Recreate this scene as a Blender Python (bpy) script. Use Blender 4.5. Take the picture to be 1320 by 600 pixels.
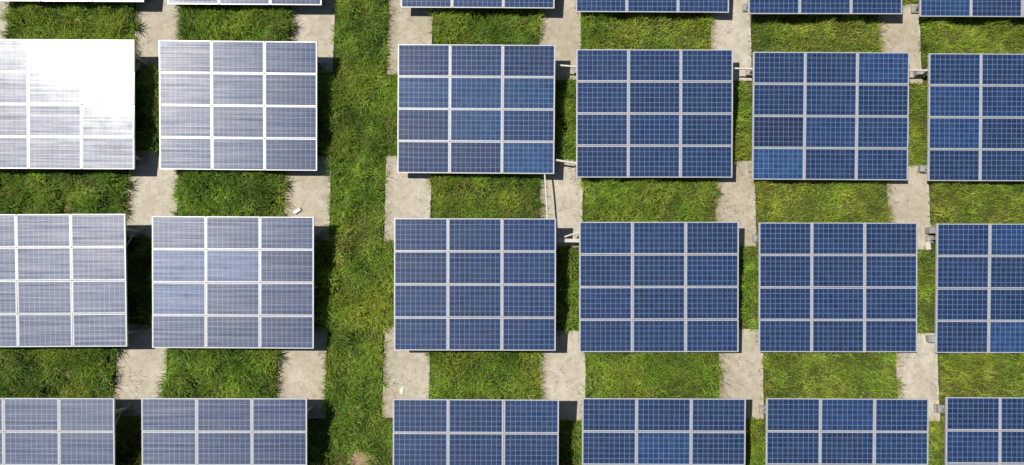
import bpy, math, random
import numpy as np
from mathutils import Matrix, Vector

random.seed(7)
rng = np.random.default_rng(7)
scene = bpy.context.scene
for o in list(bpy.data.objects):
    bpy.data.objects.remove(o)
col = scene.collection

# ------------------------------------------------------------------ camera
CAM_H, PITCH, ROLL = 22.911, 0.08645, 0.00606
fwd = Vector((0, math.sin(PITCH), -math.cos(PITCH)))
up0 = Vector((0, math.cos(PITCH), math.sin(PITCH)))
x0 = Vector((1, 0, 0))
rt = x0 * math.cos(ROLL) + up0 * math.sin(ROLL)
up = -x0 * math.sin(ROLL) + up0 * math.cos(ROLL)
cd = bpy.data.cameras.new('drone_camera')
cam = bpy.data.objects.new('drone_camera', cd)
col.objects.link(cam)
cam.matrix_world = Matrix(((rt.x, up.x, -fwd.x, 0), (rt.y, up.y, -fwd.y, 0),
                           (rt.z, up.z, -fwd.z, CAM_H), (0, 0, 0, 1)))
cd.sensor_width = 36.0
cd.lens = 36.0 * 917.0 / 1320.0
cd.clip_end = 2000
scene.camera = cam

# ------------------------------------------------------------------ sky and sun
SUN = Vector((0.569, -0.179, -1.0)).normalized()      # direction the light travels
elev = math.asin(-SUN.z)
az = math.atan2(-SUN.x, -SUN.y)                       # clockwise from +Y
w = bpy.data.worlds.new('World')
scene.world = w
w.use_nodes = True
nt = w.node_tree
nt.nodes.clear()
sky = nt.nodes.new('ShaderNodeTexSky')
sky.sky_type = 'NISHITA'
sky.sun_disc = False
sky.sun_elevation = elev
sky.sun_rotation = az
sky.air_density = 1.0
sky.dust_density = 0.6
bg = nt.nodes.new('ShaderNodeBackground')
bg.inputs['Strength'].default_value = 0.05
wo = nt.nodes.new('ShaderNodeOutputWorld')
nt.links.new(sky.outputs[0], bg.inputs[0])
nt.links.new(bg.outputs[0], wo.inputs[0])
sl = bpy.data.lights.new('sun', 'SUN')
sl.energy = 5.0
sl.angle = math.radians(0.53)
sl.color = (1.0, 0.955, 0.88)
so = bpy.data.objects.new('sun', sl)
col.objects.link(so)
so.rotation_euler = SUN.to_track_quat('-Z', 'Y').to_euler()
so.location = (-20, 6, 40)
vs = scene.view_settings
vs.view_transform = 'Standard'
vs.look = 'None'
vs.exposure = 0.1
vs.gamma = 1.0
vs.use_curve_mapping = False
scene.render.engine = 'CYCLES'
scene.cycles.max_bounces = 6


# ------------------------------------------------------------------ helpers
def tag(o, label=None, cat=None, group=None, kind=None):
    if label: o['label'] = label
    if cat: o['category'] = cat
    if group: o['group'] = group
    if kind: o['kind'] = kind
    return o


def link(name, data, parent=None):
    o = bpy.data.objects.new(name, data)
    col.objects.link(o)
    if parent: o.parent = parent
    return o


def mesh(name, verts, faces, mat=None, smooth=False):
    m = bpy.data.meshes.new(name)
    m.from_pydata(verts, [], faces)
    m.validate()
    if mat: m.materials.append(mat)
    if smooth:
        m.polygons.foreach_set('use_smooth', [True] * len(m.polygons))
    m.update()
    return m


def boxvf(x0, x1, y0, y1, z0, z1, off=0):
    v = [(x0, y0, z0), (x1, y0, z0), (x1, y1, z0), (x0, y1, z0), (x0, y0, z1), (x1, y0, z1), (x1, y1, z1), (x0, y1, z1)]
    f = [(0, 3, 2, 1), (4, 5, 6, 7), (0, 1, 5, 4), (1, 2, 6, 5), (2, 3, 7, 6), (3, 0, 4, 7)]
    return v, [tuple(i + off for i in q) for q in f]


def box_mesh(name, x0, x1, y0, y1, z0, z1, mat):
    v, f = boxvf(x0, x1, y0, y1, z0, z1)
    return mesh(name, v, f, mat)


def chamfer_box(name, w_, d_, z0, z1, c, mat):
    """block with chamfered top edges"""
    a, b = w_ / 2, d_ / 2
    v = [(-a, -b, z0), (a, -b, z0), (a, b, z0), (-a, b, z0),
         (-a, -b, z1 - c), (a, -b, z1 - c), (a, b, z1 - c), (-a, b, z1 - c),
         (-a + c, -b + c, z1), (a - c, -b + c, z1), (a - c, b - c, z1), (-a + c, b - c, z1)]
    f = [(0, 3, 2, 1), (8, 9, 10, 11)]
    for k in range(4):
        n = (k + 1) % 4
        f += [(k, n, 4 + n, 4 + k), (4 + k, 4 + n, 8 + n, 8 + k)]
    return mesh(name, v, f, mat)


def beam_mesh(name, p, q, w_, h_, mat):
    """rectangular tube between two points"""
    p, q = Vector(p), Vector(q)
    d = (q - p).normalized()
    s = d.cross(Vector((0, 0, 1)))
    if s.length < 1e-3: s = Vector((1, 0, 0))
    s.normalize()
    n = s.cross(d).normalized()
    v = []
    for c in (p, q):
        for a, b in ((-1, -1), (1, -1), (1, 1), (-1, 1)):
            v.append(tuple(c + s * a * w_ / 2 + n * b * h_ / 2))
    f = [(0, 1, 2, 3), (7, 6, 5, 4), (0, 4, 5, 1), (1, 5, 6, 2), (2, 6, 7, 3), (3, 7, 4, 0)]
    return mesh(name, v, f, mat)


def tube_mesh(name, pts, r, mat, n=10):
    pts = [Vector(p) for p in pts]
    v, f = [], []
    for i, p in enumerate(pts):
        d = (pts[min(i + 1, len(pts) - 1)] - pts[max(i - 1, 0)]).normalized()
        s = d.cross(Vector((0, 0, 1)))
        if s.length < 1e-3: s = Vector((1, 0, 0))
        s.normalize()
        t = s.cross(d).normalized()
        for k in range(n):
            a = 2 * math.pi * k / n
            v.append(tuple(p + s * math.cos(a) * r + t * math.sin(a) * r))
    for i in range(len(pts) - 1):
        for k in range(n):
            f.append((i * n + k, i * n + (k + 1) % n, (i + 1) * n + (k + 1) % n, (i + 1) * n + k))
    f.append(tuple(range(n))[::-1])
    f.append(tuple((len(pts) - 1) * n + k for k in range(n)))
    return mesh(name, v, f, mat, True)


class Noise2:
    """smooth value noise on the ground plane"""
    def __init__(self, scale, seed):
        self.s = scale
        self.g = np.random.default_rng(seed).random((256, 256))

    def __call__(self, x, y):
        x = np.asarray(x) / self.s + 100.0
        y = np.asarray(y) / self.s + 100.0
        i, j = np.floor(x).astype(int), np.floor(y).astype(int)
        u, v = x - i, y - j
        u, v = u * u * (3 - 2 * u), v * v * (3 - 2 * v)
        g = self.g
        a, b = g[i % 256, j % 256], g[(i + 1) % 256, j % 256]
        c, d = g[i % 256, (j + 1) % 256], g[(i + 1) % 256, (j + 1) % 256]
        return (a * (1 - u) + b * u) * (1 - v) + (c * (1 - u) + d * u) * v


# ------------------------------------------------------------------ materials
class NB:
    def __init__(self, name):
        self.m = bpy.data.materials.new(name)
        self.m.use_nodes = True
        self.t = self.m.node_tree
        self.t.nodes.clear()
        self.out = self.n('ShaderNodeOutputMaterial')

    def n(self, kind, **kw):
        x = self.t.nodes.new(kind)
        for k, v in kw.items(): setattr(x, k, v)
        return x

    def l(self, a, b):
        self.t.links.new(a, b)

    def put(self, sock, v):
        if v is None: return
        if hasattr(v, 'is_output'): self.l(v, sock)
        else: sock.default_value = v

    def math(self, op, a, b=None, c=None, clamp=False):
        x = self.n('ShaderNodeMath', operation=op, use_clamp=clamp)
        for i, v in enumerate((a, b, c)): self.put(x.inputs[i], v)
        return x.outputs[0]

    def mix(self, f, a, b, blend='MIX'):
        x = self.n('ShaderNodeMix', data_type='RGBA', blend_type=blend)
        self.put(x.inputs[0], f)
        self.put(x.inputs[6], a if not isinstance(a, tuple) else (*a, 1)[:4])
        self.put(x.inputs[7], b if not isinstance(b, tuple) else (*b, 1)[:4])
        return x.outputs[2]

    def noise(self, vec, scale, detail=3, rough=.55, dist=0):
        x = self.n('ShaderNodeTexNoise')
        if vec is not None: self.l(vec, x.inputs['Vector'])
        x.inputs['Scale'].default_value = scale
        x.inputs['Detail'].default_value = detail
        x.inputs['Roughness'].default_value = rough
        x.inputs['Distortion'].default_value = dist
        return x.outputs[0]

    def ramp(self, f, lo, hi, a=0., b=1.):
        x = self.n('ShaderNodeMapRange')
        self.put(x.inputs[0], f)
        for i, v in enumerate((lo, hi, a, b)): self.put(x.inputs[1 + i], v)
        return x.outputs[0]

    def geo(self):
        return self.n('ShaderNodeNewGeometry').outputs['Position']

    def bsdf(self, base, rough, **kw):
        p = self.n('ShaderNodeBsdfPrincipled')
        self.put(p.inputs['Base Color'], (*base, 1) if isinstance(base, tuple) else base)
        self.put(p.inputs['Roughness'], rough)
        for k, v in kw.items(): self.put(p.inputs[k.replace('_', ' ')], v)
        return p

    def bump(self, h, strength, dist):
        b = self.n('ShaderNodeBump')
        b.inputs['Strength'].default_value = strength
        b.inputs['Distance'].default_value = dist
        self.l(h, b.inputs['Height'])
        return b.outputs[0]

    def done(self, sh):
        self.l(sh, self.out.inputs[0])
        return self.m


def mat_concrete():
    b = NB('weathered_concrete')
    p = b.geo()
    info = b.n('ShaderNodeObjectInfo').outputs['Random']
    big = b.noise(p, 0.9, 4, .6)
    mid = b.noise(p, 4.5, 5, .65, .4)
    fine = b.noise(p, 38, 4, .7)
    grit = b.noise(p, 140, 2, .6)
    c = b.mix(b.ramp(big, .35, .68), (.43, .385, .295), (.56, .51, .415))
    c = b.mix(b.ramp(mid, .44, .70, 0, .75), c, (.30, .25, .175))          # earthy stains
    c = b.mix(b.ramp(b.noise(p, 2.1, 4, .6, .8), .56, .7, 0, .5), c, (.62, .59, .52))   # scoured pale areas
    c = b.mix(b.ramp(fine, .3, .75, .0, .55), c, (.25, .21, .15))
    c = b.mix(b.ramp(grit, .62, .74, 0, .45), c, (.16, .13, .09))
    v = b.n('ShaderNodeTexVoronoi', feature='DISTANCE_TO_EDGE')
    warp = b.n('ShaderNodeVectorMath', operation='ADD')
    nz = b.n('ShaderNodeTexNoise')
    nz.inputs['Scale'].default_value = 3.0
    b.l(p, nz.inputs['Vector'])
    b.l(p, warp.inputs[0]); b.l(nz.outputs[1], warp.inputs[1])
    b.l(warp.outputs[0], v.inputs['Vector'])
    v.inputs['Scale'].default_value = .85
    crack = b.math('MULTIPLY', b.ramp(v.outputs[0], .004, .012, 1, 0), b.ramp(b.noise(p, .8, 2), .5, .6))
    c = b.mix(b.math('MULTIPLY', crack, .6), c, (.10, .08, .06))
    gen = b.n('ShaderNodeSeparateXYZ')
    b.l(b.n('ShaderNodeTexCoord').outputs['Generated'], gen.inputs[0])
    wet = b.noise(p, 6.5, 5, .7, .6)
    soil = b.ramp(b.math('ADD', gen.outputs[0], b.math('MULTIPLY', wet, .75)), .62, .30)      # soil washed over from the grass side
    c = b.mix(b.math('MULTIPLY', soil, .6), c, (.22, .155, .09))
    pale = b.ramp(b.math('ADD', b.math('SUBTRACT', 1.0, gen.outputs[0]), b.math('MULTIPLY', wet, .25)), .22, .10)  # bright sunlit rim along the right edge, painted into the colour
    c = b.mix(b.math('MULTIPLY', pale, .35), c, (.66, .62, .54))
    speck = b.noise(p, 16, 5, .75)
    c = b.mix(b.ramp(speck, .56, .72, 0, .6), c, (.24, .20, .145))
    c = b.mix(b.ramp(speck, .44, .30, 0, .4), c, (.64, .60, .52))
    hsv = b.n('ShaderNodeHueSaturation')
    b.l(c, hsv.inputs['Color'])
    b.l(b.ramp(info, 0, 1, .92, 1.1), hsv.inputs['Value'])
    b.l(b.ramp(info, 0, 1, 1.1, .85), hsv.inputs['Saturation'])
    h = b.math('ADD', b.math('MULTIPLY', fine, .6), b.math('SUBTRACT', mid, crack))
    s = b.bsdf(hsv.outputs[0], .9, Normal=b.bump(h, .5, .012))
    return b.done(s.outputs[0])


def mat_simple(name, base, rough, metallic=0., var=.15, scale=14., spec=.5):
    b = NB(name)
    p = b.geo()
    f = b.noise(p, scale, 4, .6)
    c = b.mix(b.ramp(f, .3, .7), tuple(x * (1 - var) for x in base), tuple(min(1, x * (1 + var)) for x in base))
    s = b.bsdf(c, rough, Metallic=metallic)
    s.inputs['Specular IOR Level'].default_value = spec
    return b.done(s.outputs[0])


MW, MH = 1.656, 1.008            # module outer size
PX, PY = 1.668, 1.0222           # module pitch
FX, FY = .030, .024              # visible frame widths
CX, CY = .013, .006              # backsheet margin round the cells


def mat_cells():
    b = NB('polycrystalline_cells')
    tc = b.n('ShaderNodeTexCoord').outputs['Object']
    oi = b.n('ShaderNodeObjectInfo')
    sx = b.n('ShaderNodeSeparateXYZ')
    b.l(tc, sx.inputs[0])
    wx = (MW - 2 * FX - 2 * CX) / 10
    wy = (MH - 2 * FY - 2 * CY) / 6
    u = b.math('DIVIDE', b.math('ADD', sx.outputs[0], 5 * wx), wx)
    v = b.math('DIVIDE', b.math('ADD', sx.outputs[1], 3 * wy), wy)

    def edge(t, half):
        f = b.math('FRACT', t)
        d = b.math('SUBTRACT', .5, b.math('ABSOLUTE', b.math('SUBTRACT', f, .5)))   # distance to the nearest line
        return b.math('LESS_THAN', d, half)
    gapm = b.math('MAXIMUM', edge(u, .026), edge(v, .026))
    out = b.math('MAXIMUM', b.math('GREATER_THAN', b.math('ABSOLUTE', sx.outputs[0]), 5 * wx),
                 b.math('GREATER_THAN', b.math('ABSOLUTE', sx.outputs[1]), 3 * wy))
    gapm = b.math('MAXIMUM', gapm, out)
    fv = b.math('FRACT', v)
    bus = b.math('MAXIMUM', b.math('LESS_THAN', b.math('ABSOLUTE', b.math('SUBTRACT', fv, .27)), .007),
                 b.math('LESS_THAN', b.math('ABSOLUTE', b.math('SUBTRACT', fv, .73)), .007))
    # one tone per cell
    cid = b.n('ShaderNodeCombineXYZ')
    b.l(b.math('FLOOR', u), cid.inputs[0]); b.l(b.math('FLOOR', v), cid.inputs[1])
    b.l(b.math('MULTIPLY', oi.outputs['Random'], 91.0), cid.inputs[2])
    wn = b.n('ShaderNodeTexWhiteNoise')
    b.l(cid.outputs[0], wn.inputs[0])
    # crystal grains
    vo = b.n('ShaderNodeTexVoronoi')
    vo.inputs['Scale'].default_value = 55
    b.l(tc, vo.inputs['Vector'])
    sc = b.n('ShaderNodeSeparateColor')
    b.l(vo.outputs['Color'], sc.inputs[0])
    t = b.math('ADD', b.math('MULTIPLY', wn.outputs[0], .6), b.math('MULTIPLY', sc.outputs[0], .4))
    c = b.mix(t, (.0035, .0160, .066), (.0080, .0360, .118))
    c = b.mix(1.0, c, oi.outputs['Color'], 'MULTIPLY')
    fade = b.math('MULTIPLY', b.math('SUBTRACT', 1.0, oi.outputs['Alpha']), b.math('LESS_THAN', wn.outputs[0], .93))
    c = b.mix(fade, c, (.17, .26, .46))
    c = b.mix(bus, c, (.22, .26, .34))
    c = b.mix(gapm, c, (.22, .29, .43))
    # rain-washed dust: long bands across the slope
    off = b.n('ShaderNodeCombineXYZ')
    b.l(b.math('MULTIPLY', oi.outputs['Random'], 37.0), off.inputs[0])
    b.l(b.math('MULTIPLY', oi.outputs['Random'], 113.0), off.inputs[2])
    ad = b.n('ShaderNodeVectorMath', operation='ADD')
    b.l(tc, ad.inputs[0]); b.l(off.outputs[0], ad.inputs[1])
    mp = b.n('ShaderNodeMapping')
    mp.inputs['Scale'].default_value = (.20, 10.0, 1)
    b.l(ad.outputs[0], mp.inputs['Vector'])
    band = b.noise(mp.outputs[0], 1.6, 4, .7)
    mp2 = b.n('ShaderNodeMapping')
    mp2.inputs['Scale'].default_value = (3.0, 40.0, 1)
    b.l(ad.outputs[0], mp2.inputs['Vector'])
    band2 = b.noise(mp2.outputs[0], 1.5, 3, .7)
    bb = b.math('ADD', b.math('MULTIPLY', band, .78), b.math('MULTIPLY', band2, .22))
    dust = b.noise(ad.outputs[0], 2.2, 4, .6)
    c = b.mix(b.ramp(dust, .35, .75, .0, .025), c, (.40, .36, .29))
    cr = b.ramp(dust, .3, .7, .070, .086)
    s = b.bsdf(c, b.ramp(dust, .35, .65, .45, .43))
    tg = b.n('ShaderNodeTangent', direction_type='UV_MAP')
    b.l(tg.outputs[0], s.inputs['Tangent'])
    s.inputs['Anisotropic'].default_value = .58
    s.inputs['Anisotropic Rotation'].default_value = .25
    b.l(b.ramp(bb, .37, .63, .32, .88), s.inputs['Specular IOR Level'])
    s.inputs['Coat Weight'].default_value = 1.0
    s.inputs['Coat IOR'].default_value = 1.5
    b.l(cr, s.inputs['Coat Roughness'])
    return b.done(s.outputs[0])


M_CONC = mat_concrete()
M_CELL = mat_cells()
M_FRAME = mat_simple('anodised_aluminium', (.52, .52, .52), .45, .3, .10, 9)
M_STEEL = mat_simple('galvanised_steel', (.36, .36, .35), .5, .4, .15, 20)
M_FOOT = mat_simple('cast_footing', (.27, .25, .22), .9, 0, .3, 16)
M_CLAMP = mat_simple('clamp_tan', (.55, .42, .30), .6, .2, .1)
M_PVC = mat_simple('white_conduit', (.55, .52, .46), .5, 0, .05)
M_WHITE = mat_simple('white_scrap', (.82, .79, .72), .7, 0, .05)
M_BOX = mat_simple('grey_box', (.24, .24, .235), .55, 0, .15, 20)


def mat_ground():
    b = NB('soil_and_thatch')
    p = b.geo()
    f = b.noise(p, 3.0, 5, .65)
    f2 = b.noise(p, 22, 4, .7)
    c = b.mix(b.ramp(f, .35, .65), (.045, .070, .014), (.090, .090, .030))
    c = b.mix(b.ramp(f2, .4, .7, 0, .6), c, (.040, .05, .014))
    s = b.bsdf(c, .95, Normal=b.bump(f2, .8, .04))
    s.inputs['Specular IOR Level'].default_value = .15
    return b.done(s.outputs[0])


def mat_soil():
    b = NB('bare_soil')
    p = b.geo()
    f = b.noise(p, 7, 5, .65)
    f2 = b.noise(p, 45, 4, .7)
    c = b.mix(b.ramp(f, .35, .65), (.40, .29, .17), (.26, .175, .095))
    c = b.mix(b.ramp(f2, .45, .75, 0, .6), c, (.16, .11, .055))
    s = b.bsdf(c, .95, Normal=b.bump(b.math('ADD', f, f2), .9, .03))
    return b.done(s.outputs[0])


def mat_grass():
    b = NB('grass_blades')
    at = b.n('ShaderNodeAttribute', attribute_name='blade_colour').outputs['Color']
    d = b.n('ShaderNodeBsdfPrincipled')
    b.l(at, d.inputs['Base Color'])
    d.inputs['Roughness'].default_value = .55
    d.inputs['Specular IOR Level'].default_value = .22
    tr = b.n('ShaderNodeBsdfTranslucent')
    g = b.mix(1.0, at, (1.15, 1.2, .55), 'MULTIPLY')
    b.l(g, tr.inputs[0])
    mx = b.n('ShaderNodeMixShader')
    mx.inputs[0].default_value = .32
    b.l(d.outputs[0], mx.inputs[1]); b.l(tr.outputs[0], mx.inputs[2])
    return b.done(mx.outputs[0])


M_GROUND, M_SOIL, M_GRASS = mat_ground(), mat_soil(), mat_grass()

# ------------------------------------------------------------------ ground
GZ = -0.06
tag(link('ground', mesh('ground', [(-220, -220, GZ), (220, -220, GZ), (220, 220, GZ), (-220, 220, GZ)], [(0, 1, 2, 3)], M_GROUND)), kind='structure')

# bare soil patch in the grass lane
SOIL = (-4.72, -5.35, .46, .55)
n1 = Noise2(.25, 5)
vv, ff = [(SOIL[0], SOIL[1], GZ + .07)], []
RN, AN = 6, 36
for r in range(1, RN + 1):
    for a in range(AN):
        t = 2 * math.pi * a / AN
        k = r / RN * (1 + .22 * math.sin(3 * t + 1) + .12 * math.sin(7 * t))
        x, y = SOIL[0] + SOIL[2] * k * math.cos(t), SOIL[1] + SOIL[3] * k * math.sin(t)
        z = GZ + .075 * (1 - (r / RN) ** 2) - .008 + .03 * (float(n1(x, y)) - .5) * (1 - r / RN)
        vv.append((x, y, z))
for a in range(AN):
    ff.append((0, 1 + a, 1 + (a + 1) % AN))
    for r in range(RN - 1):
        i, j = 1 + r * AN + a, 1 + r * AN + (a + 1) % AN
        ff.append((i, i + AN, j + AN, j))
tag(link('soil_patch', mesh('soil_patch', vv, ff, M_SOIL, True)), kind='structure')

# ------------------------------------------------------------------ concrete slabs (x0, x1, y0, y1 at ground)
COLN = ['at the far left edge', 'between the first and second array columns', 'left of the wide grass lane',
        'right of the wide grass lane', 'between the third and fourth array columns',
        'between the fourth and fifth array columns', 'between the fifth and last array columns']
SLABS = {
    'top': [(-18.38, -16.74, 7.22, 9.91), (-12.53, -10.95, 7.26, 10.0), (-7.41, -5.94, 7.24, 10.03), (-4.16, -2.68, 7.18, 10.05),
            (.88, 2.27, 7.03, 9.98), (6.56, 7.88, 7.05, 9.93), (12.13, 13.50, 6.99, 9.70)],
    'middle': [None, (-12.52, -10.87, 1.74, 4.63), (-7.39, -5.89, 1.70, 4.48), (-4.13, -2.64, 1.67, 4.47),
               (.91, 2.29, 1.52, 4.40), (6.60, 7.90, 1.59, 4.38), (12.20, 13.55, 1.51, 4.27)],
    'bottom': [None, (-12.57, -10.95, -3.93, -1.02), (-7.42, -5.87, -3.96, -1.07), (-4.08, -2.60, -3.91, -1.05),
               (.95, 2.38, -3.98, -1.14), (6.61, 8.01, -3.89, -1.06), (12.27, 13.58, -3.94, -1.15)]}
BANDL = {'top': 'in the top cross strip', 'middle': 'in the middle cross strip', 'bottom': 'in the bottom cross strip'}
slab_rects = []


def slab_mesh(x0, x1, y0, y1, seed):
    r = random.Random(seed)
    nx, ny = 12, 22
    prof = []
    jit = [[r.uniform(-1, 1) for _ in range(40)] for _ in range(4)]

    def wob(k, t, amp=.011):
        t *= 12
        i = int(t); u = t - i; u = u * u * (3 - 2 * u)
        return amp * (jit[k][i] * (1 - u) + jit[k][i + 1] * u) + amp * .5 * jit[k][(i * 7 + 11) % 30]
    skew = r.uniform(-.012, .012)
    ring = []
    for i in range(nx): ring.append((x0 + (x1 - x0) * i / nx, y0 + wob(0, i / nx)))
    for j in range(ny): ring.append((x1 + wob(1, j / ny) + skew * j / ny * 2, y0 + (y1 - y0) * j / ny))
    for i in range(nx): ring.append((x1 - (x1 - x0) * i / nx, y1 + wob(2, i / nx)))
    for j in range(ny): ring.append((x0 + wob(3, j / ny) + skew * (1 - j / ny) * 2, y1 - (y1 - y0) * j / ny))
    cx, cy = (x0 + x1) / 2, (y0 + y1) / 2
    n = len(ring)
    v, f = [], []
    for z, s in ((-.16, .0), (-.014, .0), (0.0, .014)):
        for (x, y) in ring:
            v.append((x - s * np.sign(x - cx) * (abs(x - cx) > (x1 - x0) * .45) - cx, y - s * np.sign(y - cy) * (abs(y - cy) > (y1 - y0) * .45) - cy, z))
    for lv in range(2):
        for k in range(n):
            m = (k + 1) % n
            f.append((lv * n + k, lv * n + m, (lv + 1) * n + m, (lv + 1) * n + k))
    f.append(tuple(2 * n + k for k in range(n)))
    f.append(tuple(reversed(range(n))))
    me = mesh('concrete_slab', v, f, M_CONC)
    return me, (cx, cy)


k = 0
for band, lst in SLABS.items():
    for ci, s in enumerate(lst):
        if s is None: continue
        me, c = slab_mesh(*s, 100 + k)
        o = link('concrete_slab', me)
        o.location = (c[0], c[1], 0)
        tag(o, 'pale concrete slab %s, %s' % (BANDL[band], COLN[ci]), 'slab', 'concrete slabs under the array posts')
        slab_rects.append(s)
        k += 1

# ------------------------------------------------------------------ solar arrays
HLOW, TILT = .5185, .09847
ARR = {  # x, y, yaw, height offset, tilt offset, roll
    'A1': (-14.4812, 11.3966, 0.0000, 0.0489, -0.0010, 0.0004), 'B1': (-8.7229, 11.3307, 0.0013, 0.0395, -0.0008, -0.0010),
    'C1': (-1.1551, 11.2798, -0.0049, 0.0137, -0.0003, 0.0129), 'D1': (4.5261, 11.2034, 0.0016, -0.0658, 0.0013, -0.0022),
    'E1': (10.0990, 11.1332, 0.0060, 0.0439, -0.0009, -0.0037), 'F1': (15.6992, 11.0987, 0.0025, -0.0188, 0.0004, -0.0005),
    'A2': (-14.4521, 5.8861, 0.0030, 0.1657, -0.0033, -0.0062), 'B2': (-8.7146, 5.9080, -0.0011, 0.0417, 0.0200, -0.0097),
    'C2': (-1.1636, 5.8434, -0.0029, 0.0380, 0.0059, 0.0125), 'D2': (4.5218, 5.7639, 0.0054, -0.0752, -0.0016, -0.0018),
    'E2': (10.1729, 5.7345, 0.0016, -0.1476, 0.0036, -0.0023), 'F2': (15.8093, 5.7296, 0.0019, -0.1609, -0.0048, 0.0013),
    'A3': (-14.3285, 0.3263, 0.0104, 0.3316, 0.0095, -0.0086), 'B3': (-8.6155, 0.3091, 0.0016, 0.1514, -0.0008, -0.0013),
    'C3': (-1.1333, 0.2894, 0.0042, 0.1893, -0.0037, 0.0009), 'D3': (4.6100, 0.2509, 0.0071, -0.1281, -0.0054, -0.0028),
    'E3': (10.2736, 0.2733, 0.0049, -0.2496, -0.0105, -0.0051), 'F3': (15.8647, 0.2746, 0.0045, -0.2573, 0.0033, -0.0003),
    'A4': (-14.4652, -5.2361, 0.0025, 0.1757, 0.0058, -0.0082), 'B4': (-8.6640, -5.2177, 0.0034, 0.1190, 0.0035, -0.0048),
    'C4': (-1.0512, -5.1865, 0.0019, 0.2422, 0.0054, 0.0012), 'D4': (4.6733, -5.1700, 0.0020, -0.0678, 0.0031, 0.0005),
    'E4': (10.3459, -5.1635, 0.0016, -0.2097, -0.0031, -0.0027), 'F4': (15.8839, -5.0982, 0.0028, -0.2199, -0.0076, -0.0038)}
ROWL = {'1': 'in the cut-off top row', '2': 'in the upper full row', '3': 'in the lower full row', '4': 'in the cut-off bottom row'}
CL = {'A': 'at the left picture edge', 'B': 'just left of the wide grass lane', 'C': 'just right of the wide grass lane',
      'D': 'in the fourth column', 'E': 'in the fifth column', 'F': 'at the right picture edge'}
LOOK = {'A1': 'pale glinting', 'A2': 'white sun-dazzled', 'A3': 'greyish glinting', 'B2': 'grey-blue glinting', 'B3': 'streaked grey-blue', 'B1': 'pale grey-blue',
        'A4': 'streaked blue', 'B4': 'streaked blue'}

# shared meshes
lam = box_mesh('solar_module', -MW / 2 + .006, MW / 2 - .006, -MH / 2 + .006, MH / 2 - .006, -.007, 0, M_CELL)

uv = lam.uv_layers.new(name='UVMap')
for lp in lam.loops:
    co = lam.vertices[lp.vertex_index].co
    uv.data[lp.index].uv = (co.x, co.y)


def ring_mesh(name, w_, h_, fx, fy, z0, z1, mat):
    v, f = [], []
    for z in (z0, z1):
        for a, b in ((w_ / 2, h_ / 2), (w_ / 2 - fx, h_ / 2 - fy)):
            v += [(-a, -b, z), (a, -b, z), (a, b, z), (-a, b, z)]
    for k in range(4):
        n = (k + 1) % 4
        f += [(8 + k, 8 + n, 12 + n, 12 + k), (k, 4 + k, 4 + n, n), (k, n, 8 + n, 8 + k), (4 + k, 12 + k, 12 + n, 4 + n)]
    return mesh(name, v, f, mat)


frm = ring_mesh('module_frame', MW, MH, FX, FY, -.036, .003, M_FRAME)
clampm = chamfer_box('clamp', .046, .040, .0, .012, .004, M_CLAMP)
railm = box_mesh('rail', -.022, .022, -2.03, 2.03, -.078, -.039, M_FRAME)
beamm = box_mesh('beam', -2.48, 2.48, -.035, .035, -.165, -.081, M_STEEL)
footm = chamfer_box('footing', .24, .24, -.12, .09, .02, M_FOOT)
platem = chamfer_box('base_plate', .17, .17, .0905, .104, .004, M_STEEL)
PXP, PYR, PYF = 2.38, 1.58, -1.61
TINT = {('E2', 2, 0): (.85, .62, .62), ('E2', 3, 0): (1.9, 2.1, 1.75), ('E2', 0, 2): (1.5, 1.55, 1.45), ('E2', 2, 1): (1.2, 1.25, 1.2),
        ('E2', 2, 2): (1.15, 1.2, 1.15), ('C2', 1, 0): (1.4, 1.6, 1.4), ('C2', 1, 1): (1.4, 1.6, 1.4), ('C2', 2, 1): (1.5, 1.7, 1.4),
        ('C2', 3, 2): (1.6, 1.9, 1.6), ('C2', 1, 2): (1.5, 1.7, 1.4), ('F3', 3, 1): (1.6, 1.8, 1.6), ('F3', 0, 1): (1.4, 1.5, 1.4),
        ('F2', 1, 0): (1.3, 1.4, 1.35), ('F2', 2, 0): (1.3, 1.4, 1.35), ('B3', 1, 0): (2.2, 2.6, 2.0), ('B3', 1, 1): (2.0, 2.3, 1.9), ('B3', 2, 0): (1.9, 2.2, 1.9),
        ('D4', 1, 1): (1.4, 1.5, 1.4), ('E4', 0, 1): (1.3, 1.35, 1.3), ('F1', 3, 0): (1.4, 1.6, 1.4)}
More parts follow.
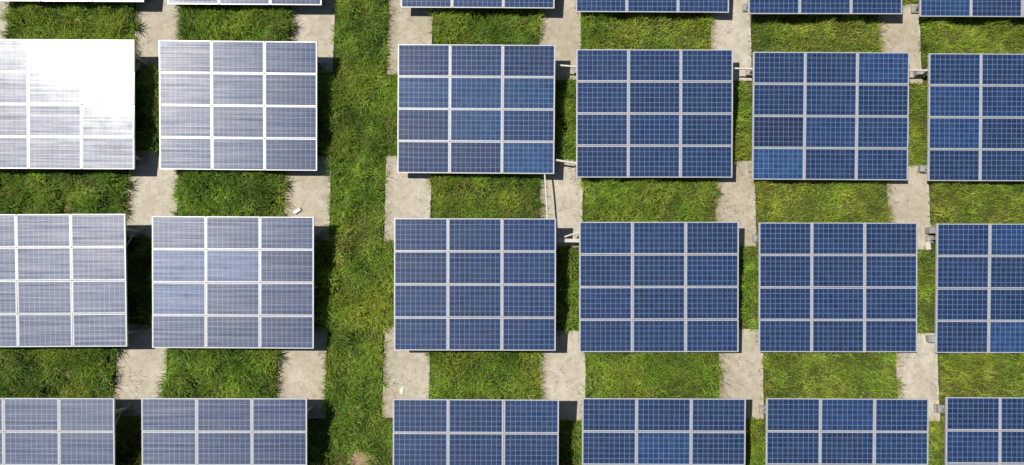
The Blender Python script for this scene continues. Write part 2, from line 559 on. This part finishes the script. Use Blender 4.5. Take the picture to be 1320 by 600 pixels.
# modules of the dazzled array that sit a little out of plane
HOT = {('A2', 0, 1): (-.004, .012), ('A2', 0, 2): (0, 0), ('A2', 1, 2): (-.016, .0), ('A2', 1, 1): (-.006, .004), ('A2', 2, 2): (-.022, -.006)}
arr_rects = []
R2 = random.Random(3)
for name, (ax, ay, yaw, dz, dt, ro) in ARR.items():
    cnm, rw = name
    root = link('solar_array', None)
    root.empty_display_size = .5
    root.location = (ax, ay, 0)
    root.rotation_euler = (0, 0, yaw)
    look = LOOK.get(name, 'blue')
    tag(root, '%s solar array %s, %s' % (look, ROWL[rw], CL[cnm]), 'solar array', 'tilted solar arrays in a grid')
    t = TILT + dt
    zc = HLOW + dz + 2 * PY * math.sin(TILT)
    ex = Vector((1, 0, math.sin(ro))).normalized()
    ey = Vector((0, math.cos(t), math.sin(t)))
    ez = ex.cross(ey).normalized()
    ey = ez.cross(ex).normalized()
    P = Matrix(((ex.x, ey.x, ez.x, 0), (ex.y, ey.y, ez.y, 0), (ex.z, ey.z, ez.z, zc), (0, 0, 0, 1)))
    arr_rects.append((ax, ay))
    for r in range(4):
        for c in range(3):
            o = link('solar_module', lam, root)
            jx, jy = R2.gauss(0, .0032), R2.gauss(0, .0026)
            if (name, r, c) in HOT: jx, jy = HOT[(name, r, c)]
            o.matrix_local = P @ Matrix.Translation(((c - 1) * PX + R2.uniform(-.002, .002), (1.5 - r) * PY + R2.uniform(-.0015, .0015), 0)) @ \
                Matrix.Rotation(jx, 4, 'X') @ Matrix.Rotation(jy, 4, 'Y')
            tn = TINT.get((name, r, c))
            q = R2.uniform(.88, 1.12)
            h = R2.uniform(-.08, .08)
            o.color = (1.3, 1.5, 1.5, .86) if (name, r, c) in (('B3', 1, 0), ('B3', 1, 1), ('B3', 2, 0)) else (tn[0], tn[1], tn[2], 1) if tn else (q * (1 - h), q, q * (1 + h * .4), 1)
            fo = link('module_frame', frm, o)
    for c in (-1.5, -.5, .5, 1.5):
        e = .03 if abs(c) > 1 else 0
        o = link('rail', railm, root)
        o.matrix_local = P @ Matrix.Translation((c * PX - math.copysign(e, c), 0, 0))
        if abs(c) < 1:
            for r in range(5):
                o = link('clamp', clampm, root)
                yy = (2 - r) * PY - (.02 if r == 0 else -.02 if r == 4 else 0)
                o.matrix_local = P @ Matrix.Translation((c * PX, yy, .004))
    for yb in (PYR, PYF):
        o = link('beam', beamm, root)
        o.matrix_local = P @ Matrix.Translation((0, yb, 0))
        for s in (-1, 1):
            lx = s * PXP
            zt = zc + yb * math.tan(t) + lx * math.sin(ro) - .15
            pm = box_mesh('post', -.04, .04, -.04, .04, .1045, zt, M_STEEL)
            po = link('post', pm, root)
            po.location = (lx, yb, 0)
            bo = link('footing', footm, po)
            bp = link('base_plate', platem, po)
    # knee brace at each rear post
    for s in (-1, 1):
        zt = zc + (PYR - .8) * math.tan(t) + s * PXP * math.sin(ro) - .09
        o = link('brace', beam_mesh('brace', (s * PXP - s * .07, PYR - .02, .3), (s * PXP - s * .07, PYR - .8, zt), .035, .035, M_STEEL), root)

# ------------------------------------------------------------------ ties, conduit, boxes
def thing(name, me, label, cat, group=None):
    return tag(link(name, me), label, cat, group)


thing('steel_tie', beam_mesh('steel_tie', (1.2, 7.36, .60), (2.16, 7.28, .60), .05, .05, M_PVC),
      'pale steel tie over the top slab between third and fourth columns', 'tie', 'steel ties between arrays')
thing('steel_tie', beam_mesh('steel_tie', (6.88, 7.29, .56), (7.82, 7.26, .56), .05, .05, M_PVC),
      'pale steel tie over the top slab between fourth and fifth columns', 'tie', 'steel ties between arrays')
thing('steel_tie', beam_mesh('steel_tie', (12.53, 7.27, .54), (13.45, 7.26, .54), .05, .05, M_PVC),
      'pale steel tie over the top slab between fifth and last columns', 'tie', 'steel ties between arrays')
thing('steel_tie', beam_mesh('steel_tie', (1.2, 4.30, .50), (2.16, 4.17, .42), .06, .05, M_PVC),
      'slanting pale tie at the top end of the middle slab beside the conduit', 'tie', 'steel ties between arrays')
thing('steel_tie', beam_mesh('steel_tie', (1.2, 1.70, .50), (2.3, 1.70, .44), .11, .06, M_PVC),
      'broad white tie in the lower full row between third and fourth columns', 'tie', 'steel ties between arrays')
thing('steel_tie', beam_mesh('steel_tie', (1.62, 1.80, .52), (2.19, 2.0, .46), .045, .045, M_PVC),
      'short slanting white tie above the broad white tie', 'tie', 'steel ties between arrays')
thing('conduit_pipe', tube_mesh('conduit_pipe', [(1.01, 4.22, .40), (1.035, 3.75, .50), (1.07, 3.2, .545), (1.115, 2.5, .56), (1.15, 1.87, .58)], .026, M_PVC),
      'thin white conduit pipe bridging the middle slab beside the third column', 'pipe')


def jbox(x, y, z, w_, d_, h_, rz, label):
    root = link('junction_box', None)
    root.location = (x, y, z)
    root.rotation_euler = (0, 0, rz)
    tag(root, label, 'junction box', 'grey boxes by the array posts')
    link('case', chamfer_box('case', w_, d_, 0, h_, .012, M_BOX), root)
    link('lid', chamfer_box('lid', w_ + .016, d_ + .016, h_ + .001, h_ + .026, .006, M_STEEL), root)


jbox(13.30, 7.30, .0, .20, .16, .20, .1, 'grey junction box on slab at last upper full row array, upper left post')
jbox(13.28, 4.13, .0, .15, .20, .16, -.1, 'grey junction box on slab at last upper full row array, lower left post')
jbox(13.42, 2.12, .0, .16, .2, .30, .0, 'grey junction box at last lower full row array, upper left post')
jbox(13.30, -1.33, .0, .16, .2, .18, .05, 'grey junction box on slab at last lower full row array, lower left post')
jbox(13.50, -3.50, .0, .2, .22, .22, 0., 'pale grey junction box at last bottom row array, upper left post')
o = thing('concrete_block', chamfer_box('concrete_block', .14, .26, 0, .11, .015, M_PVC),
          'loose whitish block lying at the middle slab end beside the last column', 'block')
o.location = (13.40, 1.63, 0)
o.rotation_euler = (0, 0, .12)
o = thing('white_block', chamfer_box('white_block', .24, .11, 0, .075, .012, M_WHITE),
          'small white block lying on the slab left of the wide grass lane', 'block')
o.location = (-6.95, 2.64, 0)
o.rotation_euler = (0, 0, math.radians(33))
pv = [(-.05, -.13, .004), (.05, -.12, .012), (.055, .03, .03), (.02, .13, .012), (-.04, .0, .035),
      (-.05, -.13, .002), (.05, -.12, .010), (.055, .03, .028), (.02, .13, .010), (-.04, .0, .033)]
pf = [(0, 1, 4), (1, 2, 4), (2, 3, 4), (6, 5, 9), (7, 6, 9), (8, 7, 9), (0, 5, 6, 1), (1, 6, 7, 2), (2, 7, 8, 3), (3, 8, 9, 4), (4, 9, 5, 0)]
o = thing('paper_scrap', mesh('paper_scrap', pv, pf, M_WHITE), 'crumpled white paper scrap on the bottom slab right of the grass lane', 'paper')
o.location = (-3.47, -3.04, .0)
o.rotation_euler = (0, 0, math.radians(-14))

# ------------------------------------------------------------------ grass
nA, nB, nC, nD, nE = Noise2(.45, 11), Noise2(1.6, 12), Noise2(.22, 13), Noise2(3.5, 14), Noise2(.8, 15)


def blade_arrays(x, y, z, L, W, lean, az_, colr):
    """curved three-point blades; returns verts (n,5,3) and colours (n,3)"""
    n = len(x)
    dx, dy = np.cos(az_), np.sin(az_)
    sx, sy = -dy, dx
    s1, c1 = np.sin(lean * .55), np.cos(lean * .55)
    s2, c2 = np.sin(np.minimum(lean * 1.5, 1.95)), np.cos(np.minimum(lean * 1.5, 1.95))
    base = np.stack([x, y, z], 1)
    mid = base + np.stack([dx * s1 * L * .5, dy * s1 * L * .5, c1 * L * .5], 1)
    tip = mid + np.stack([dx * s2 * L * .5, dy * s2 * L * .5, c2 * L * .5], 1)
    side = np.stack([sx, sy, np.zeros(n)], 1) * (W / 2)[:, None]
    return np.stack([base - side, base + side, mid - side * .85, mid + side * .85, tip], 1)


def blades_object(name, V, C):
    n = len(V)
    me = bpy.data.meshes.new(name)
    me.vertices.add(n * 5)
    me.vertices.foreach_set('co', V.astype(np.float32).ravel())
    idx = np.array([0, 1, 3, 2, 2, 3, 4])
    loops = (np.arange(n)[:, None] * 5 + idx[None]).astype(np.int32).ravel()
    me.loops.add(n * 7)
    me.loops.foreach_set('vertex_index', loops)
    me.polygons.add(n * 2)
    st = (np.arange(n)[:, None] * 7 + np.array([0, 4])[None]).astype(np.int32).ravel()
    me.polygons.foreach_set('loop_start', st)
    me.update(calc_edges=True)
    at = me.color_attributes.new('blade_colour', 'FLOAT_COLOR', 'POINT')
    cc = np.ones((n, 5, 4), np.float32)
    cc[:, :, :3] = C[:, None, :]
    at.data.foreach_set('color', cc.ravel())
    me.materials.append(M_GRASS)
    return link(name, me)


def make_grass():
    X0, X1, Y0, Y1 = -19.5, 19.5, -8.5, 13.0
    dens = 1000
    n = int((X1 - X0) * (Y1 - Y0) * dens)
    x = rng.uniform(X0, X1, n)
    y = rng.uniform(Y0, Y1, n)
    keep = np.ones(n, bool)
    rag = (nC(x, y) - .5) * .14
    for (a, b, c, d) in slab_rects:
        m = rag + .0
        keep &= ~((x > a + m) & (x < b - m) & (y > c + m) & (y < d - m))
    keep &= ((x - SOIL[0]) / SOIL[2]) ** 2 + ((y - SOIL[1]) / SOIL[3]) ** 2 > (.85 + (nC(x, y) - .5) * 1.2) ** 2
    # thin out where the arrays hide the ground and keep it in their shade
    u = rng.random(n)
    for (ax, ay) in arr_rects:
        inside = (np.abs(x - ax) < 1.55) & (np.abs(y - ay) < 1.35)
        keep &= ~(inside & (u > .06))
        near = (np.abs(x - ax) < 2.4) & (np.abs(y - ay) < 1.95) & ~inside
        keep &= ~(near & (u > .5))
    # sparse places
    keep &= ~((nE(x, y) < .24) & (u < .4))
    keep &= ~((nA(x + 11, y + 3) < .25) & (u > .7))
    x, y = x[keep], y[keep]
    n = len(x)
    left = np.clip((-x - 5.0) / 3.0, 0, 1)                  # lusher on the left
    right = np.clip((x - 0) / 9.0, 0, 1)
    gap = np.zeros(n)
    for yc in (8.6, 3.05, -2.45): gap = np.maximum(gap, np.clip(1.2 - np.abs(y - yc) / 1.4, 0, 1))
    cl = nA(x, y)
    Hh = (.22 + .13 * left - .05 * right) * (.40 + 1.2 * cl) * (.8 + .5 * nB(x, y))
    # taller along the upper part of each strip where it is never mown
    for yc in (9.25, 3.75, -1.75): Hh *= 1 + .35 * np.exp(-((y - yc) / .35) ** 2)
    lane = (x > -5.95) & (x < -4.0)
    Hh[lane] *= .92
    L = np.minimum(Hh * rng.uniform(.6, 1.6, n), .46)
    W = rng.uniform(.010, .021, n) * (1 + .3 * left - .15 * right)
    lean = np.clip(rng.normal(.85, .33, n), .08, 1.4)
    az_ = nE(x, y) * 8 + rng.normal(0, 1.7, n)
    z = GZ + .17 * np.clip(cl - .35, 0, 1) * (1 + left)
    V = blade_arrays(x, y, z, L, W, lean, az_, None)
    # blade colours: fresh green, deep green, yellow-green, straw
    fresh = np.array([.235, .390, .042]); deep = np.array([.075, .160, .022])
    yell = np.array([.355, .405, .052]); straw = np.array([.42, .34, .15])
    fy = np.clip(.16 + .30 * right - .15 * left + (nD(x, y) - .5) * .5 + (nE(x + 9, y) - .5) * 1.1 + rng.normal(0, .18, n), 0, 1)
    fd = np.clip(.35 + .25 * left - .3 * right + (nB(x + 20, y) - .5) * .9 + (nA(x + 5, y + 60) - .5) * 1.0 + rng.normal(0, .2, n), 0, 1)
    C = fresh[None] * (1 - fd)[:, None] + deep[None] * fd[:, None]
    C = C * (1 - fy)[:, None] + yell[None] * fy[:, None]
    # drier towards the lower part of each strip
    dry = np.zeros(n)
    for yc in (7.75, 2.65, -2.85): dry = np.maximum(dry, np.exp(-((y - yc) / .4) ** 2))
    st = rng.random(n) < (.035 + .16 * np.clip(nE(x + 31, y + 7) - .5, 0, 1) + .08 * dry * nA(x, y + 40))
    C[st] = straw[None] * rng.uniform(.6, 1.1, (st.sum(), 1))
    worn = np.clip((nE(x + 71, y + 23) - .66) * 4, 0, 1) * np.clip((nA(x + 3, y + 91) - .35) * 3, 0, 1)
    br = rng.random(n) < worn * .35
    C[br] = np.array([[.30, .21, .085]]) * rng.uniform(.6, 1.1, (br.sum(), 1))
    C *= (.68 + .64 * nC(x + 17, y + 5) * (.6 + .8 * nA(x + 29, y + 13)))[:, None]
    C *= rng.uniform(.6, 1.4, (n, 1))
    o = blades_object('grass', V, C)
    tag(o, 'lush uneven green grass between slabs and under arrays', 'grass', kind='stuff')


make_grass()


def tuft(x, y, n, L, label, shade=1.0, spread=1.0, a0=None, cat='grass tuft'):
    r = np.random.default_rng(int(abs(x * 131 + y * 977)) + 3)
    px = x + r.normal(0, .05 * spread, n)
    py = y + r.normal(0, .05 * spread, n)
    ll = L * r.uniform(.6, 1.15, n)
    ww = r.uniform(.018, .034, n)
    le = np.clip(r.normal(.85, .25, n), .2, 1.3)
    if a0 is None: aa = r.uniform(0, 2 * math.pi, n)
    else: aa = a0 + r.normal(0, 1.0, n)
    V = blade_arrays(px, py, np.full(n, GZ), ll, ww, le, aa, None)
    f = r.random((n, 1))
    C = (np.array([[.08, .15, .025]]) * f + np.array([[.16, .23, .04]]) * (1 - f)) * shade
    o = blades_object('grass_tuft', V, C)
    tag(o, label, cat, 'long grass tufts at the slab edges')


# ------------------------------------------------------------------ dead straw blown onto the slab edges
lx, ly = [], []
for (a, b_, c, d) in slab_rects:
    for _ in range(70):
        e = min(rng.exponential(.14), .6)
        lx.append(a + e if rng.random() < .62 else b_ - e * .6)
        ly.append(rng.uniform(c + .05, d - .05))
lx, ly = np.array(lx), np.array(ly)
nl = len(lx)
V = blade_arrays(lx, ly, np.full(nl, .006), rng.uniform(.07, .26, nl), rng.uniform(.006, .014, nl), np.full(nl, 1.04), rng.uniform(0, 6.28, nl), None)
V[:, 4, 2] = np.maximum(V[:, 4, 2], .004)
C = np.array([[.30, .22, .11]]) * rng.uniform(.35, 1.3, (nl, 1))
tag(blades_object('straw_litter', V, C), 'dead straw litter scattered on the slab edges', 'straw', kind='stuff')

# ------------------------------------------------------------------ long tufts leaning over the slabs
tuft(-12.62, 3.45, 46, .62, 'long dark tuft leaning over middle slab between first and second columns', a0=0)
tuft(-12.55, 8.75, 46, .55, 'long tuft leaning over top slab between first and second columns', a0=0)
tuft(-12.66, -1.75, 60, .62, 'thick dark tuft at bottom slab between first and second columns', a0=0)
tuft(-11.25, -.72, 42, .62, 'arching green weed in shade at the lower row left gap', spread=1.4)
tuft(-7.46, 3.45, 40, .52, 'spiky tuft on the left edge of the slab with the white block', a0=0)
tuft(-7.50, -2.0, 44, .55, 'spiky tuft on the left edge of bottom slab left of lane', a0=0)
tuft(-7.46, 8.75, 40, .50, 'spiky tuft on the left edge of top slab left of lane', a0=0)
tuft(-10.80, 9.3, 44, .50, 'tall tuft right of the top slab between first and second columns', a0=2.6)
tuft(1.52, -.82, 26, .42, 'small shaded weed in the lower full row gap right of third column', spread=1.3)
tuft(13.30, 1.25, 40, .40, 'round green weed below the loose whitish block', spread=1.8)
tuft(-5.72, -4.3, 40, .50, 'tall shaded tuft beside the bottom row array left of lane', spread=1.6)
tuft(-2.50, 3.75, 36, .42, 'dark tuft on the right edge of the middle slab right of lane', a0=-.6)
tuft(6.50, 3.35, 40, .45, 'tuft spilling over middle slab between fourth and fifth columns', a0=0)
tuft(13.62, 8.2, 44, .42, 'tuft spilling over top slab before the last column', a0=3.1)
